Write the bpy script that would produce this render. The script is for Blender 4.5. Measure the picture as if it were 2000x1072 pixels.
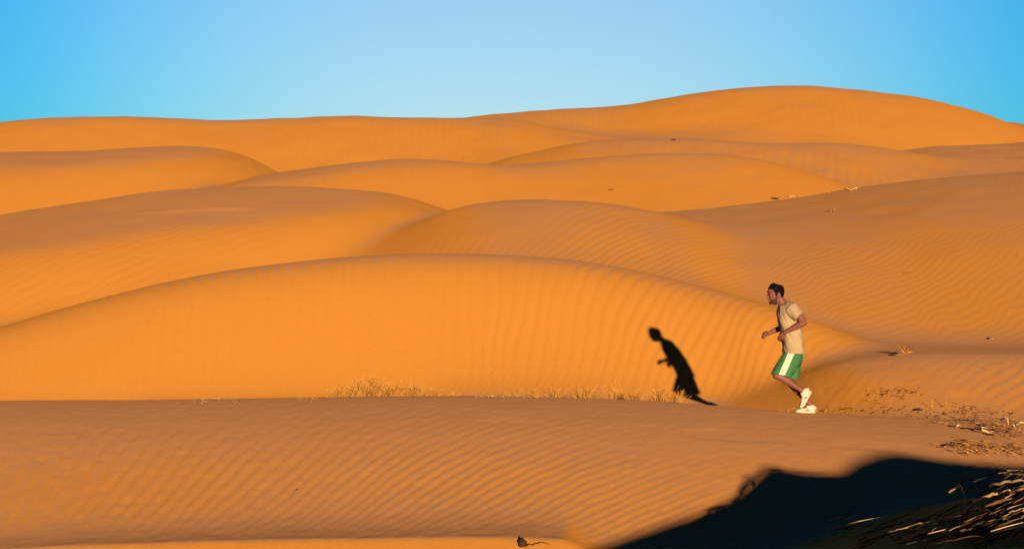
import bpy, bmesh, math, random
import numpy as np
from mathutils import Vector, Matrix, noise as mnoise
from mathutils.bvhtree import BVHTree

for o in list(bpy.data.objects):
    bpy.data.objects.remove(o)
scene = bpy.context.scene
col = scene.collection
R = math.radians

# ------------------------------------------------------------------ camera
EYE = 1.8                      # eye height over the runner's feet
FPX, U0, V0 = 3900.0, 1000.0, 536.0
cam_d = bpy.data.cameras.new("camera")
cam_d.sensor_fit = 'HORIZONTAL'
cam_d.sensor_width = 36.0
cam_d.lens = 36.0 * FPX / 2000.0
cam_d.clip_start, cam_d.clip_end = 0.1, 20000.0
cam = bpy.data.objects.new("camera", cam_d)
cam.location = (0, 0, EYE)
cam.rotation_euler = (R(90), 0, 0)
col.objects.link(cam)
scene.camera = cam

# ------------------------------------------------------------------ sun and sky
SUN_EL, SUN_AZ = R(5.4), R(7.0)         # low, behind the camera and a little to its right
SUN_TO = Vector((math.sin(SUN_AZ) * math.cos(SUN_EL), -math.cos(SUN_AZ) * math.cos(SUN_EL), math.sin(SUN_EL)))
SUN_RAY = -SUN_TO
sun_d = bpy.data.lights.new("sun", 'SUN')
sun_d.energy = 3.2
sun_d.angle = R(0.53)
sun_d.color = (1.0, 0.72, 0.42)
sun = bpy.data.objects.new("sun", sun_d)
sun.rotation_euler = SUN_RAY.to_track_quat('-Z', 'Y').to_euler()
sun.location = (10, -20, 20)
col.objects.link(sun)

world = bpy.data.worlds.new("World")
scene.world = world
world.use_nodes = True
wn, wl = world.node_tree.nodes, world.node_tree.links
wn.clear()
w_out = wn.new('ShaderNodeOutputWorld')
w_bg = wn.new('ShaderNodeBackground')
w_sky = wn.new('ShaderNodeTexSky')
w_sky.sky_type = 'NISHITA'
w_sky.sun_disc = False
w_sky.sun_elevation = SUN_EL
w_sky.sun_rotation = math.pi - SUN_AZ
w_sky.altitude = 800
w_sky.air_density = 1.0
w_sky.dust_density = 0.0
w_sky.ozone_density = 4.0
w_bg.inputs['Strength'].default_value = 0.10
# sky tint added: pale ahead, bluer beside, dimmed overhead and behind to deepen shadows
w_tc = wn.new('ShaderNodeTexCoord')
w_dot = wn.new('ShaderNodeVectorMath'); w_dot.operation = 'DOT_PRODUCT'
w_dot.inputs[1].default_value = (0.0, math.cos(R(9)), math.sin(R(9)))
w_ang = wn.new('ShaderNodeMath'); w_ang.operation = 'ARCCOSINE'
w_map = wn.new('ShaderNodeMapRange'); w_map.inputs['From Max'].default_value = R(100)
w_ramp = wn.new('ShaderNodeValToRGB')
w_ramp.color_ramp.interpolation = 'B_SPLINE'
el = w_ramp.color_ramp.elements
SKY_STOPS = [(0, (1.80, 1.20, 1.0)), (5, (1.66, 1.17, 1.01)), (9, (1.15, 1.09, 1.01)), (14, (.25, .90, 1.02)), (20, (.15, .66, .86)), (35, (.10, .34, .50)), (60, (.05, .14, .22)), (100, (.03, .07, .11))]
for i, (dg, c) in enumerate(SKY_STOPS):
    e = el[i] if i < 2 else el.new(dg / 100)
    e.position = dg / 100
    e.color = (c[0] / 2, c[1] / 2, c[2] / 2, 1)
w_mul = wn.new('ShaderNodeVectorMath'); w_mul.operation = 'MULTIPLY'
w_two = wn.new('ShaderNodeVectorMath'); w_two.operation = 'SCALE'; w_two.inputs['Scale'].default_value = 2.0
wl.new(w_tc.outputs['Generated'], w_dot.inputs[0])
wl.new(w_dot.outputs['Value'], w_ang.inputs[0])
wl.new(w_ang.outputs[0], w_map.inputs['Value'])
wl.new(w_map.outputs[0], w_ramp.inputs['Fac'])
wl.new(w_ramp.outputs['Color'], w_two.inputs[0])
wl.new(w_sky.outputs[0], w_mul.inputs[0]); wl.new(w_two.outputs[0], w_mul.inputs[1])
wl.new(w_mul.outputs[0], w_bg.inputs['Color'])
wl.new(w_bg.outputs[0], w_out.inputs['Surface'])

scene.view_settings.view_transform = 'Standard'
scene.view_settings.look = 'None'
scene.view_settings.gamma = 1.0
scene.view_settings.exposure = 1.0
scene.render.engine = 'CYCLES'
scene.cycles.max_bounces = 6
scene.cycles.use_denoising = True


# ------------------------------------------------------------------ helpers
def at(u, v, Y):
    """World point that stands at depth Y on the line through a place in the photograph."""
    return ((u - U0) / FPX * Y, Y, EYE + (V0 - v) / FPX * Y)


def tag(o, label=None, cat=None, group=None, kind=None):
    if label: o['label'] = label
    if cat: o['category'] = cat
    if group: o['group'] = group
    if kind: o['kind'] = kind
    return o


def pchip(xk, yk, x):
    xk, yk = np.asarray(xk, float), np.asarray(yk, float)
    h = np.diff(xk); dl = np.diff(yk) / h
    m = np.zeros_like(yk)
    m[1:-1] = np.where(dl[:-1] * dl[1:] > 0, 2 * dl[:-1] * dl[1:] / np.where(dl[:-1] + dl[1:] == 0, 1, dl[:-1] + dl[1:]), 0)
    # softer than strict monotone: mean of harmonic and three point slope
    m3 = np.zeros_like(yk)
    m3[1:-1] = (h[1:] * dl[:-1] + h[:-1] * dl[1:]) / (h[1:] + h[:-1])
    m[1:-1] = 0.4 * m[1:-1] + 0.6 * m3[1:-1]
    m[0], m[-1] = dl[0], dl[-1]
    i = np.clip(np.searchsorted(xk, x) - 1, 0, len(xk) - 2)
    t = (x - xk[i]) / h[i]
    tc = np.clip(t, 0, 1)
    t2, t3 = tc * tc, tc * tc * tc
    y = (2*t3 - 3*t2 + 1) * yk[i] + (t3 - 2*t2 + tc) * h[i] * m[i] + (-2*t3 + 3*t2) * yk[i+1] + (t3 - t2) * h[i] * m[i+1]
    return y


def vnoise(x, y, seed=0):
    """Smooth value noise, about -1..1."""
    xi, yi = np.floor(x).astype(np.int64), np.floor(y).astype(np.int64)
    fx, fy = x - xi, y - yi
    fx = fx*fx*fx*(fx*(fx*6-15)+10); fy = fy*fy*fy*(fy*(fy*6-15)+10)

    def hsh(a, b):
        n = (a * 374761393 + b * 668265263 + seed * 1442695041) & 0xFFFFFFFF
        n = ((n ^ (n >> 13)) * 1274126177) & 0xFFFFFFFF
        n = n ^ (n >> 16)
        return (n & 0xFFFF) / 32767.5 - 1.0
    a, b = hsh(xi, yi), hsh(xi + 1, yi)
    c, d = hsh(xi, yi + 1), hsh(xi + 1, yi + 1)
    return (a + (b - a) * fx) * (1 - fy) + (c + (d - c) * fx) * fy


def fbm(x, y, seed=0, o=3):
    s, a = 0, 1.0
    for k in range(o):
        s = s + a * vnoise(x * 2**k, y * 2**k, seed + k * 7); a *= 0.5
    return s / 1.75


# ------------------------------------------------------------------ the dunes
# each dune: crest as (u, v[, depth]) places, depth, front slope and crest rounding, back slope and rounding, ripple pattern
DUNES = []


def dune(pts, Y, sf, rf, sb=0.35, rb=1.0, rip=None, brk=None):
    P = []
    for p in pts:
        d = p[2] if len(p) > 2 else Y
        P.append(at(p[0], p[1], d))
    P = np.array(P)
    o = np.argsort(P[:, 0])
    P = P[o]
    DUNES.append((P[:, 0], P[:, 1], P[:, 2], sf, rf, sb, rb, rip, brk))


# ripple pattern: (fan centre x, fan rate, reference depth, wavelength, amplitude)
RF = dict(cx=-4.3, k=.115, y0=21.0, lam=.17, amp=.0074, rough=.95, fore=1)
R0R = dict(shear=.55, y0=30.0, lam=.22, amp=.006, rough=1.5)
R1 = dict(T=([-14, -6, -1.3, 1.0, 3.0, 6.0, 12], [-.3, -.18, -.04, .14, .42, .6, .6]), y0=35.0, lam=.24, amp=.0062, rough=1.2)
R2 = dict(cx=-4.0, k=.06, y0=48.0, lam=.31, amp=.0088, rough=1.3)
R2A = dict(shear=.45, y0=50.0, lam=.32, amp=.006, rough=1.5)
RR = dict(shear=.6, y0=50.0, lam=.27, amp=.0040, rough=2.8)
R3 = dict(cx=0.0, k=.012, y0=75.0, lam=.40, amp=.007, rough=1.3)
R4 = dict(cx=0.0, k=.004, y0=120.0, lam=.42, amp=.008, rough=1.3)
# foreground ridge that carries the runner
dune([(-900, 800), (-400, 788), (0, 782), (300, 781), (650, 776), (900, 773), (1100, 777), (1300, 785), (1400, 792), (1500, 800),
      (1580, 806), (1700, 812), (1850, 820), (2000, 828), (2400, 850), (3000, 880)], 26.0, .04, 1.0, .14, .5, RF, (3.3, .165, 1.0))
# near lip at the bottom edge
dune([(-900, 1180), (-200, 1090), (0, 1073), (300, 1059), (500, 1053), (700, 1051), (900, 1049), (1060, 1051), (1110, 1057), (1150, 1078), (1250, 1130),
      (1500, 1240)], 18.2, .38, .06, .015, .2, None)
# low right hand dune behind the runner
dune([(300, 806), (600, 800), (900, 800), (1100, 797), (1300, 797), (1400, 791), (1500, 760), (1570, 728), (1640, 707), (1720, 696), (1800, 690), (2000, 690), (2400, 688), (3000, 700)],
     31.8, .25, 1.6, .022, 3.0, R0R)
# big middle dune
dune([(-1200, 980), (-600, 830), (-300, 740), (0, 640), (150, 595), (300, 556), (450, 527), (600, 508), (720, 498), (850, 495, 38.9), (1000, 499, 38.7),
      (1150, 513, 38.3), (1250, 530, 37.8), (1350, 553, 37.2), (1450, 580, 36.3), (1550, 612, 36), (1650, 654, 35.8), (1740, 700, 35.7), (1850, 760, 35.7), (2100, 880, 35.7)],
     39.0, .12, 1.0, ((.5, 4.0), (.30, .025)), 2.5, R1, (1.9, .40, .5))
# thin low crest at the left behind it
dune([(-500, 590), (-200, 572), (0, 563), (100, 561), (200, 556), (300, 549), (420, 560), (600, 600), (900, 700)], 46.0, .30, 2.0, .2, 1.0, R2A)
# second row, right hand dune with its nose coming forward
dune([(300, 660), (500, 575), (600, 532), (690, 491), (760, 463), (830, 432), (880, 412), (950, 397),
      (1050, 393), (1150, 398), (1220, 407), (1290, 421, 51.5), (1370, 450, 51), (1460, 490, 50.5), (1560, 545, 50), (1660, 612, 49.5),
      (1760, 685, 49), (2000, 860, 48)], 52.0, .24, 4.0, ((2.5, 5.0), (.16, .02)), 3.0, R2)
# second row, left hand dune
dune([(-1500, 560), (-500, 480), (-200, 447), (0, 424), (100, 408), (200, 394), (300, 381), (400, 373), (500, 369), (600, 370), (700, 375), (760, 381),
      (820, 394), (900, 425), (1000, 470), (1200, 560)], 60.0, .13, 1.5, .25, 2.0, R2A, (((-16, -10.5, -7.5, -4.6, -2.5), (17, 16, 13.0, 9.5, 6.0)), .32, 1.0))
# long slope at the right
dune([(1000, 470, 60), (1150, 440, 60), (1290, 419, 60), (1400, 405, 60), (1550, 387, 60), (1660, 368, 60), (1800, 352, 60), (1900, 344, 60), (2000, 336, 60),
      (2300, 320, 60), (3000, 330, 60)], 60.0, .10, 2.0, .25, .6, RR, (15.0, .15, 2.5))
# third row
dune([(-1500, 420), (-400, 320), (0, 298), (100, 296), (200, 293), (300, 288), (380, 287), (440, 293), (490, 308), (530, 330), (600, 372), (800, 480)],
     88.0, .12, 2.0, .25, 2.0, R3, (((-24, -18, -14, -12), (17, 14, 10.5, 9)), .28, 1.5))
dune([(200, 470), (420, 372), (520, 342), (600, 331), (700, 322), (780, 319), (850, 324), (920, 337), (1000, 360), (1200, 440)],
     75.0, .12, 2.0, .25, 2.0, R3, (((-11, -7, -4, -1), (9, 7, 3.5, 1.5)), .22, 1.0))
dune([(600, 420), (760, 352), (880, 334), (980, 329), (1100, 316), (1200, 307), (1300, 303), (1400, 306), (1480, 316), (1560, 336), (1610, 352), (1660, 371),
      (1800, 440), (2100, 560)], 78.0, .30, 3.0, .16, 3.0, None)
# fourth row
dune([(700, 400), (880, 352), (980, 318), (1060, 298), (1130, 284), (1200, 278), (1300, 275), (1400, 277), (1500, 278), (1600, 280), (1680, 286), (1740, 296),
      (1820, 322), (1950, 380), (2200, 470)], 95.0, .30, 5.5, .2, 2.5, R3)
dune([(800, 300), (930, 264), (985, 247), (1060, 257), (1150, 269), (1250, 276), (1350, 284), (1600, 310)], 137.0, .24, 14.0, .1, 3.0, R4)
dune([(1400, 400), (1600, 325), (1700, 300), (1780, 292), (1850, 288), (1930, 283), (2000, 278), (2300, 262), (3200, 280)], 108.0, .14, 5.0, .2, 3.0, R3)
# skyline
dune([(-2000, 340), (-600, 290), (-200, 262), (0, 243), (60, 236), (130, 231), (200, 231), (300, 234), (400, 236), (480, 234), (560, 231), (650, 230),
      (750, 232), (850, 236), (900, 239), (960, 245), (1020, 257), (1090, 270), (1180, 280), (1280, 298), (1450, 340)], 125.0, .36, 6.0, .3, 3.0, R4)
dune([(400, 330), (700, 270), (820, 246), (885, 237), (950, 228), (1050, 219), (1150, 212), (1220, 206), (1280, 196), (1350, 184), (1420, 176), (1480, 173),
      (1550, 173), (1620, 176), (1700, 182), (1780, 193), (1850, 209), (1900, 224), (1950, 244), (2050, 285), (2300, 380)],
     155.0, .38, 9.0, .3, 5.0, R4)
dune([(1500, 330), (1800, 262), (1900, 240), (1960, 241), (2000, 247), (2200, 268), (3200, 300)], 175.0, .2, 6.0, .3, 5.0, R4)

# dune shoulder at the photographer's right (outside the frame): its crest throws the big soft shadow
SHOULDER = dict(Y=6.5, x=None, z=None)


def base_floor(x, y):
    up = np.clip((y - 30) / 110.0, 0, 1)
    dn = np.clip((y - 170) / 250.0, 0, 1)
    near = np.clip((12 - y) / 12.0, 0, 1)
    return -0.9 + 7.5 * up * (1 - dn * dn * (3 - 2 * dn)) + 0.75 * near


def heights(X, Y, shoulder=True, detail=True):
    X, Y = np.broadcast_arrays(np.asarray(X, float), np.asarray(Y, float))
    k = np.clip(.05 + .0055 * (Y - 14) + .008 * np.clip(Y - 38, 0, 18), .05, .9)
    hs = [base_floor(X, Y)]
    ds = []
    xr = X[0] if X.ndim == 2 else X
    for (px, py, pz, sf, rf, sb, rb, rip, brk) in DUNES:
        xc = np.clip(xr, px[0], px[-1])
        yc, zc = pchip(px, py, xc), pchip(px, pz, xc)
        zc = zc - .25 * np.maximum(np.abs(xr - xc) - 0, 0)
        if X.ndim == 2:
            yc, zc = yc[None], zc[None]
        d = Y - yc
        # long soft wobble of the crest so no line is ruled
        if isinstance(sb, tuple):
            sb = np.interp(xr, sb[0], sb[1])
            if X.ndim == 2: sb = sb[None]
        h = np.where(d < 0, zc - sf * (np.sqrt(d*d + rf*rf) - rf), zc - sb * (np.sqrt(d*d + rb*rb) - rb))
        if brk:                       # (distance below the crest where the face steepens, added slope, softness)
            b0 = brk[0] if not isinstance(brk[0], tuple) else pchip(brk[0][0], brk[0][1], np.clip(xr, brk[0][0][0], brk[0][0][-1]))
            if X.ndim == 2 and isinstance(brk[0], tuple): b0 = b0[None]
            q = (-d - b0) / brk[2]
            h = h - brk[1] * brk[2] * np.where(q > 30, q, np.log1p(np.exp(np.minimum(q, 30))))
        hs.append(h)
        ds.append((d, rf))
    if shoulder and SHOULDER['x'] is not None:
        xc = np.clip(xr, SHOULDER['x'][0], SHOULDER['x'][-1])
        zc = pchip(SHOULDER['x'], SHOULDER['z'], xc)
        if X.ndim == 2: zc = zc[None]
        d = Y - SHOULDER['Y']
        h = zc - np.where(d > 0, .17, .25) * (np.sqrt(d*d + .04) - .2)
        hs.append(np.maximum(h, -3))
        # bank of drift litter at the lower right
        hs.append(DEBRIS(X, Y))
    H = np.stack(hs)
    m = H.max(0)
    W = np.exp((H - m) / k)
    S = W.sum(0)
    z = m + k * np.log(S)
    if not detail:
        return z
    z = z + .02 * fbm(X * .35, Y * .22, 5, 2) * np.clip(Y / 60, .3, 2) + .10 * fbm(X * .13, Y * .09, 15, 2) * np.clip((Y - 28) / 30, 0, 2) + .016 * fbm(X * .75, Y * .38, 25, 2) * np.clip((Y - 27) / 12, 0, 2.2)
    W = W / S
    for i, dn in enumerate(DUNES):
        rip = dn[7]
        if rip is None: continue
        y0, lam, amp, ro = rip['y0'], rip['lam'], rip['amp'], rip.get('rough', 1.0)
        w = W[i + 1]
        wx, wy = 1 / (lam * 6), 1 / (lam * 20)
        g = (X - rip.get('cx', 0)) * np.exp(-rip.get('k', 0) * (Y - y0)) - rip.get('shear', 0) * (Y - y0)
        if 'T' in rip:
            xr2 = np.linspace(-14, 14, 113)
            ts = np.interp(xr2, *rip['T'])
            ts = np.convolve(np.pad(ts, 6, mode='edge'), np.ones(13) / 13, 'valid')
            g = g - np.interp(X, xr2, ts) * (Y - y0)
        g = g + ro * lam * (.5 * fbm(X * wx, Y * wy, 11 + i, 2) + .9 * vnoise(X * wx * .3, Y * wy * .35, 31 + i) + .22 * vnoise(X * wx * 4, Y * wy * 3, 41 + i))
        ph = 2 * math.pi * g / lam
        d, rf = ds[i]
        t = np.clip((-d - .15 * rf) / (1.3 * rf), 0, 1)
        a = amp * np.clip(.5 + .85 * fbm(X * wx * .45, Y * wy * .6, 51 + i, 3), .05, 1.3) * (.12 + .88 * t * t * (3 - 2 * t))
        if 'fore' in rip:
            sm = lambda q: np.clip(q, 0, 1) ** 2 * (3 - 2 * np.clip(q, 0, 1))
            a = (.6 * a + .4 * amp) * (1 - .72 * sm((X - .6) / 2.2 + (Y - 20) / 6)) * (1 - .78 * sm((Y - 20.8) / 3.4))
        z = z + w * a * (np.sin(ph) + .28 * np.sin(2 * ph + .8))
    yl = np.interp(X, [-11, -9.5, -8, -6, -4.5], [51.0, 51.3, 51.6, 51.8, 52.4]) + .25 * vnoise(X * .8, X * 0, 61)
    fx = np.clip((X + 10.8) / 1.5, 0, 1) * np.clip((-5.2 - X) / 2, 0, 1)
    dd = Y - yl
    z = z + .045 * fx * np.clip(.65 + .6 * vnoise(X * 1.1, X * 0 + 3, 62), .15, 1) * np.where(dd > 0, np.exp(-np.clip(dd, 0, 50) / 3.5), np.exp(np.clip(dd, -50, 0) / .25))
    # uneven, trodden and wind picked surface
    nf = np.clip((34 - Y) / 6, 0, 1)
    dn = np.clip((vnoise(X * 2.3, Y * 1.3, 91) - .35) / .4, 0, 1) * np.clip(vnoise(X * .5 + 9, Y * .3, 92) + .6, 0, 1)
    z = z - nf * .012 * dn * dn
    z = z + nf * (.005 * fbm(X * 2.1, Y * .9, 71, 3) + .003 * vnoise(X * 9, Y * 5, 81))
    return z


SURF = {}


def surf(x, y):
    """Height of the finished sand mesh (bilinear)."""
    ax, ay, Z = SURF['x'], SURF['y'], SURF['z']
    x, y = np.atleast_1d(np.asarray(x, float)), np.atleast_1d(np.asarray(y, float))
    i = np.clip(np.searchsorted(ax, x) - 1, 0, len(ax) - 2); j = np.clip(np.searchsorted(ay, y) - 1, 0, len(ay) - 2)
    fx = np.clip((x - ax[i]) / (ax[i + 1] - ax[i]), 0, 1); fy = np.clip((y - ay[j]) / (ay[j + 1] - ay[j]), 0, 1)
    return (Z[j, i] * (1 - fx) + Z[j, i + 1] * fx) * (1 - fy) + (Z[j + 1, i] * (1 - fx) + Z[j + 1, i + 1] * fx) * fy


def hz(x, y):
    return float(surf(x, y)[0])


def ground(u, v, y0=9.0, y1=170.0, shoulder=True, detail=False):
    """First place where the line of sight through (u, v) meets the sand."""
    ys = np.arange(y0, y1, .04)
    xs = (u - U0) / FPX * ys
    zs = EYE + (V0 - v) / FPX * ys
    h = surf(xs, ys) if SURF else heights(xs, ys, shoulder, detail)
    i = int(np.argmax(h >= zs))
    return (xs[i], ys[i], float(h[i]))


def DEBRIS(X, Y):
    # bank rising to the right, its top near the edge of the frame
    d = (Y - 13.2)
    top = -.165 + .325 * np.clip(X - 2.2, -4, 1.8)
    return top - .16 * (np.sqrt(d*d + .6) - .77)


BOUND = [(1050, 1110), (1130, 1086), (1200, 1058), (1300, 1022), (1400, 990), (1445, 968), (1472, 934), (1502, 915), (1560, 922), (1630, 924), (1672, 904), (1740, 886),
         (1830, 898), (1900, 905), (2000, 910), (2200, 920), (2600, 935)]
sx, sz = [], []
for (u, v) in BOUND:
    g = ground(u, v, 14.5, 40, False)
    t = (g[1] - SHOULDER['Y']) / SUN_RAY.y
    sx.append(g[0] - SUN_RAY.x * t); sz.append(g[2] - SUN_RAY.z * t)
print("SHOULDER", [(round(a, 2), round(b, 2)) for a, b in zip(sx, sz)])
sx = [sx[0] - 1.2] + sx + [sx[-1] + 8]
sz = [-1.0] + sz + [sz[-1]]
SHOULDER['x'], SHOULDER['z'] = np.array(sx), np.array(sz)


def axis(parts, grow_lo=None, grow_hi=None):
    a = []
    for lo, hi, st in parts:
        a.append(np.linspace(lo, hi, int(round((hi - lo) / st)), endpoint=False))
    a = np.concatenate(a + [[parts[-1][1]]])
    hi, st = [], parts[-1][2]
    p = a[-1]
    while p < grow_hi:
        st *= 1.3; p += st; hi.append(p)
    lo, st = [], parts[0][2]
    p = a[0]
    while p > grow_lo:
        st *= 1.3; p -= st; lo.append(p)
    return np.concatenate([lo[::-1], a, hi])


def build_terrain():
    ax = axis([(-42, -16, .11), (-16, -9, .05), (-9, 9, .026), (9, 16, .05), (16, 42, .11)], -4000, 4000)
    ay = axis([(-12, 10, .3), (10, 27.5, .06), (27.5, 45, .08), (45, 65, .15), (65, 180, .32)], -600, 5000)
    nx, ny = len(ax), len(ay)
    Z = np.empty((ny, nx))
    for j in range(0, ny, 100):
        Yb = ay[j:j+100, None]
        Z[j:j+100] = heights(np.broadcast_to(ax[None], (Yb.shape[0], nx)), np.broadcast_to(Yb, (Yb.shape[0], nx)))
    SURF.update(x=ax, y=ay, z=Z)
    co = np.empty((ny, nx, 3), np.float32)
    co[..., 0] = ax[None]; co[..., 1] = ay[:, None]; co[..., 2] = Z
    i = np.arange(ny * nx).reshape(ny, nx)
    q = np.stack([i[:-1, :-1], i[:-1, 1:], i[1:, 1:], i[1:, :-1]], -1).reshape(-1, 4).astype(np.int32)
    me = bpy.data.meshes.new("dunes")
    me.vertices.add(ny * nx)
    me.vertices.foreach_set("co", co.ravel())
    nf = len(q)
    me.loops.add(nf * 4)
    me.loops.foreach_set("vertex_index", q.ravel())
    me.polygons.add(nf)
    me.polygons.foreach_set("loop_start", np.arange(0, nf * 4, 4, dtype=np.int32))
    me.polygons.foreach_set("use_smooth", np.ones(nf, bool))
    me.update(calc_edges=True)
    o = bpy.data.objects.new("dunes", me)
    col.objects.link(o)
    tag(o, "rippled orange sand dunes rising in rows to the skyline", "dunes", kind='structure')
    print("terrain", nx, ny, nx * ny)
    return o


# ------------------------------------------------------------------ materials
def new_mat(name):
    m = bpy.data.materials.new(name)
    m.use_nodes = True
    nt = m.node_tree
    b = nt.nodes['Principled BSDF']
    return m, nt, b


def sand_material():
    m, nt, b = new_mat("sand")
    N, L = nt.nodes, nt.links
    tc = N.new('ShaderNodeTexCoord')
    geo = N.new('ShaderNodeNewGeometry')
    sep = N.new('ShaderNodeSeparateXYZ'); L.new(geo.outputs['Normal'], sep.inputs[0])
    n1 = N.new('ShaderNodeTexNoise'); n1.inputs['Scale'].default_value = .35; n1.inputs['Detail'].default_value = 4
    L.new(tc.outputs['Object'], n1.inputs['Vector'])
    # flat sand is greyer; steep faces are more orange
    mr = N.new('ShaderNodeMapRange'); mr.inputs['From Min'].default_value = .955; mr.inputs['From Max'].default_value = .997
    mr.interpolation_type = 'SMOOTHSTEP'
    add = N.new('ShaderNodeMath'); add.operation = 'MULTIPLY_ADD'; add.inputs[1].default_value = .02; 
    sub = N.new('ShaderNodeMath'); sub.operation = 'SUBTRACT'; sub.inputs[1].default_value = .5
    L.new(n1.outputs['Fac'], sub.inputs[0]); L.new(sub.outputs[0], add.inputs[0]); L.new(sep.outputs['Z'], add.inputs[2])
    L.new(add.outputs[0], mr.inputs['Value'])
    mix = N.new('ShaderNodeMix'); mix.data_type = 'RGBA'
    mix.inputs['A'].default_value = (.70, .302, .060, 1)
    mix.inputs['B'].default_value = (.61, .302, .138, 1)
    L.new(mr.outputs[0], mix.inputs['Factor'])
    # grain
    n2 = N.new('ShaderNodeTexNoise'); n2.inputs['Scale'].default_value = 38; n2.inputs['Detail'].default_value = 5; n2.inputs['Roughness'].default_value = .7
    L.new(tc.outputs['Object'], n2.inputs['Vector'])
    mr2 = N.new('ShaderNodeMapRange'); mr2.inputs['From Min'].default_value = .3; mr2.inputs['From Max'].default_value = .7
    mr2.inputs['To Min'].default_value = .88; mr2.inputs['To Max'].default_value = 1.1
    L.new(n2.outputs['Fac'], mr2.inputs['Value'])
    vm = N.new('ShaderNodeVectorMath'); vm.operation = 'SCALE'
    L.new(mix.outputs['Result'], vm.inputs[0]); L.new(mr2.outputs[0], vm.inputs['Scale'])
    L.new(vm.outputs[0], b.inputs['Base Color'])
    b.inputs['Roughness'].default_value = 1.0
    b.inputs['Specular IOR Level'].default_value = 0.0
    b.inputs['Diffuse Roughness'].default_value = 0.22
    bp = N.new('ShaderNodeBump'); bp.inputs['Strength'].default_value = .35; bp.inputs['Distance'].default_value = .006
    L.new(n2.outputs['Fac'], bp.inputs['Height'])
    L.new(bp.outputs[0], b.inputs['Normal'])
    return m


dunes = build_terrain()
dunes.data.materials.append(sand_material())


# ------------------------------------------------------------------ object materials
def plain(name, c, rough=.85, spec=.2, var=.25, scale=30.0, bump=0.0):
    m, nt, b = new_mat(name)
    N, L = nt.nodes, nt.links
    tc = N.new('ShaderNodeTexCoord')
    n = N.new('ShaderNodeTexNoise'); n.inputs['Scale'].default_value = scale; n.inputs['Detail'].default_value = 4
    L.new(tc.outputs['Object'], n.inputs['Vector'])
    mr = N.new('ShaderNodeMapRange'); mr.inputs['From Min'].default_value = .3; mr.inputs['From Max'].default_value = .7
    mr.inputs['To Min'].default_value = 1 - var; mr.inputs['To Max'].default_value = 1 + var
    L.new(n.outputs['Fac'], mr.inputs['Value'])
    rgb = N.new('ShaderNodeRGB'); rgb.outputs[0].default_value = (*c, 1)
    vm = N.new('ShaderNodeVectorMath'); vm.operation = 'SCALE'
    L.new(rgb.outputs[0], vm.inputs[0]); L.new(mr.outputs[0], vm.inputs['Scale'])
    L.new(vm.outputs[0], b.inputs['Base Color'])
    b.inputs['Roughness'].default_value = rough
    b.inputs['Specular IOR Level'].default_value = spec
    if bump:
        bp = N.new('ShaderNodeBump'); bp.inputs['Strength'].default_value = .5; bp.inputs['Distance'].default_value = bump
        L.new(n.outputs['Fac'], bp.inputs['Height']); L.new(bp.outputs[0], b.inputs['Normal'])
    return m


M = dict(
    skin=plain("skin", (.225, .078, .058), .55, .35, .12, 25),
    hair=plain("hair", (.004, .004, .0045), .8, .12, .4, 120, .003),
    shirt=plain("khaki_cotton", (.45, .332, .20), .95, .1, .06, 14, .004),
    shorts=plain("green_polyester", (.05, .185, .072), .75, .25, .10, 18, .004),
    white=plain("white_cloth", (.68, .66, .56), .85, .2, .04, 30),
    shoe=plain("white_shoe_leather", (.60, .57, .46), .6, .3, .06, 40),
    rubber=plain("pale_rubber", (.58, .54, .42), .7, .3, .08, 60),
    grey=plain("grey_mesh", (.22, .22, .20), .8, .2, .1, 60),
    stubble=plain("stubble", (.075, .031, .025), .8, .2, .4, 160, .002),
    eye=plain("eye_dark", (.03, .02, .018), .3, .5, .05, 30),
    lip=plain("lip", (.20, .06, .045), .5, .3, .05, 30),
    straw=plain("dry_straw", (.60, .30, .065), .8, .2, .3, 7),
    straw_red=plain("rusty_straw", (.20, .065, .02), .85, .2, .4, 7),
    reed=plain("pale_reed", (.80, .55, .28), .7, .3, .25, 15),
    twig=plain("brown_twig", (.30, .15, .08), .85, .2, .35, 15),
    clod=plain("dark_clod", (.05, .03, .022), .95, .1, .4, 12, .02),
)


# ------------------------------------------------------------------ mesh builders
def link_mesh(name, bm, mats, parent=None, smooth=True):
    me = bpy.data.meshes.new(name)
    bm.to_mesh(me); bm.free()
    if not isinstance(mats, (list, tuple)): mats = [mats]
    for m in mats: me.materials.append(m)
    if smooth:
        me.polygons.foreach_set("use_smooth", np.ones(len(me.polygons), bool))
    o = bpy.data.objects.new(name, me)
    col.objects.link(o)
    if parent: o.parent = parent
    return o


def loft(bm, rings, side=Vector((0, 1, 0)), n=16, power=2.0):
    """Closed tube through rings (centre, radius along side, radius across)."""
    P = [Vector(r[0]) for r in rings]
    prev = None
    first = None
    for i, r in enumerate(rings):
        t = (P[min(i + 1, len(P) - 1)] - P[max(i - 1, 0)]).normalized()
        a = (side - t * side.dot(t))
        if a.length < 1e-4: a = t.orthogonal()
        a.normalize()
        b = t.cross(a)
        ring = []
        for k in range(n):
            th = 2 * math.pi * k / n
            c, s_ = math.cos(th), math.sin(th)
            e = 2.0 / power
            c = math.copysign(abs(c) ** e, c); s_ = math.copysign(abs(s_) ** e, s_)
            ring.append(bm.verts.new(P[i] + a * (c * r[1]) + b * (s_ * r[2])))
        if prev:
            for k in range(n):
                bm.faces.new((prev[k], prev[(k + 1) % n], ring[(k + 1) % n], ring[k]))
        else:
            first = ring
        prev = ring
    bm.faces.new(first[::-1]); bm.faces.new(prev)


def ball(bm, c, rx, ry, rz, rot=None, seg=14):
    mt = Matrix.Translation(Vector(c)) @ (rot.to_4x4() if rot else Matrix()) @ Matrix.Diagonal((rx, ry, rz, 1))
    bmesh.ops.create_uvsphere(bm, u_segments=seg, v_segments=max(6, seg * 2 // 3), radius=1, matrix=mt)


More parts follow.
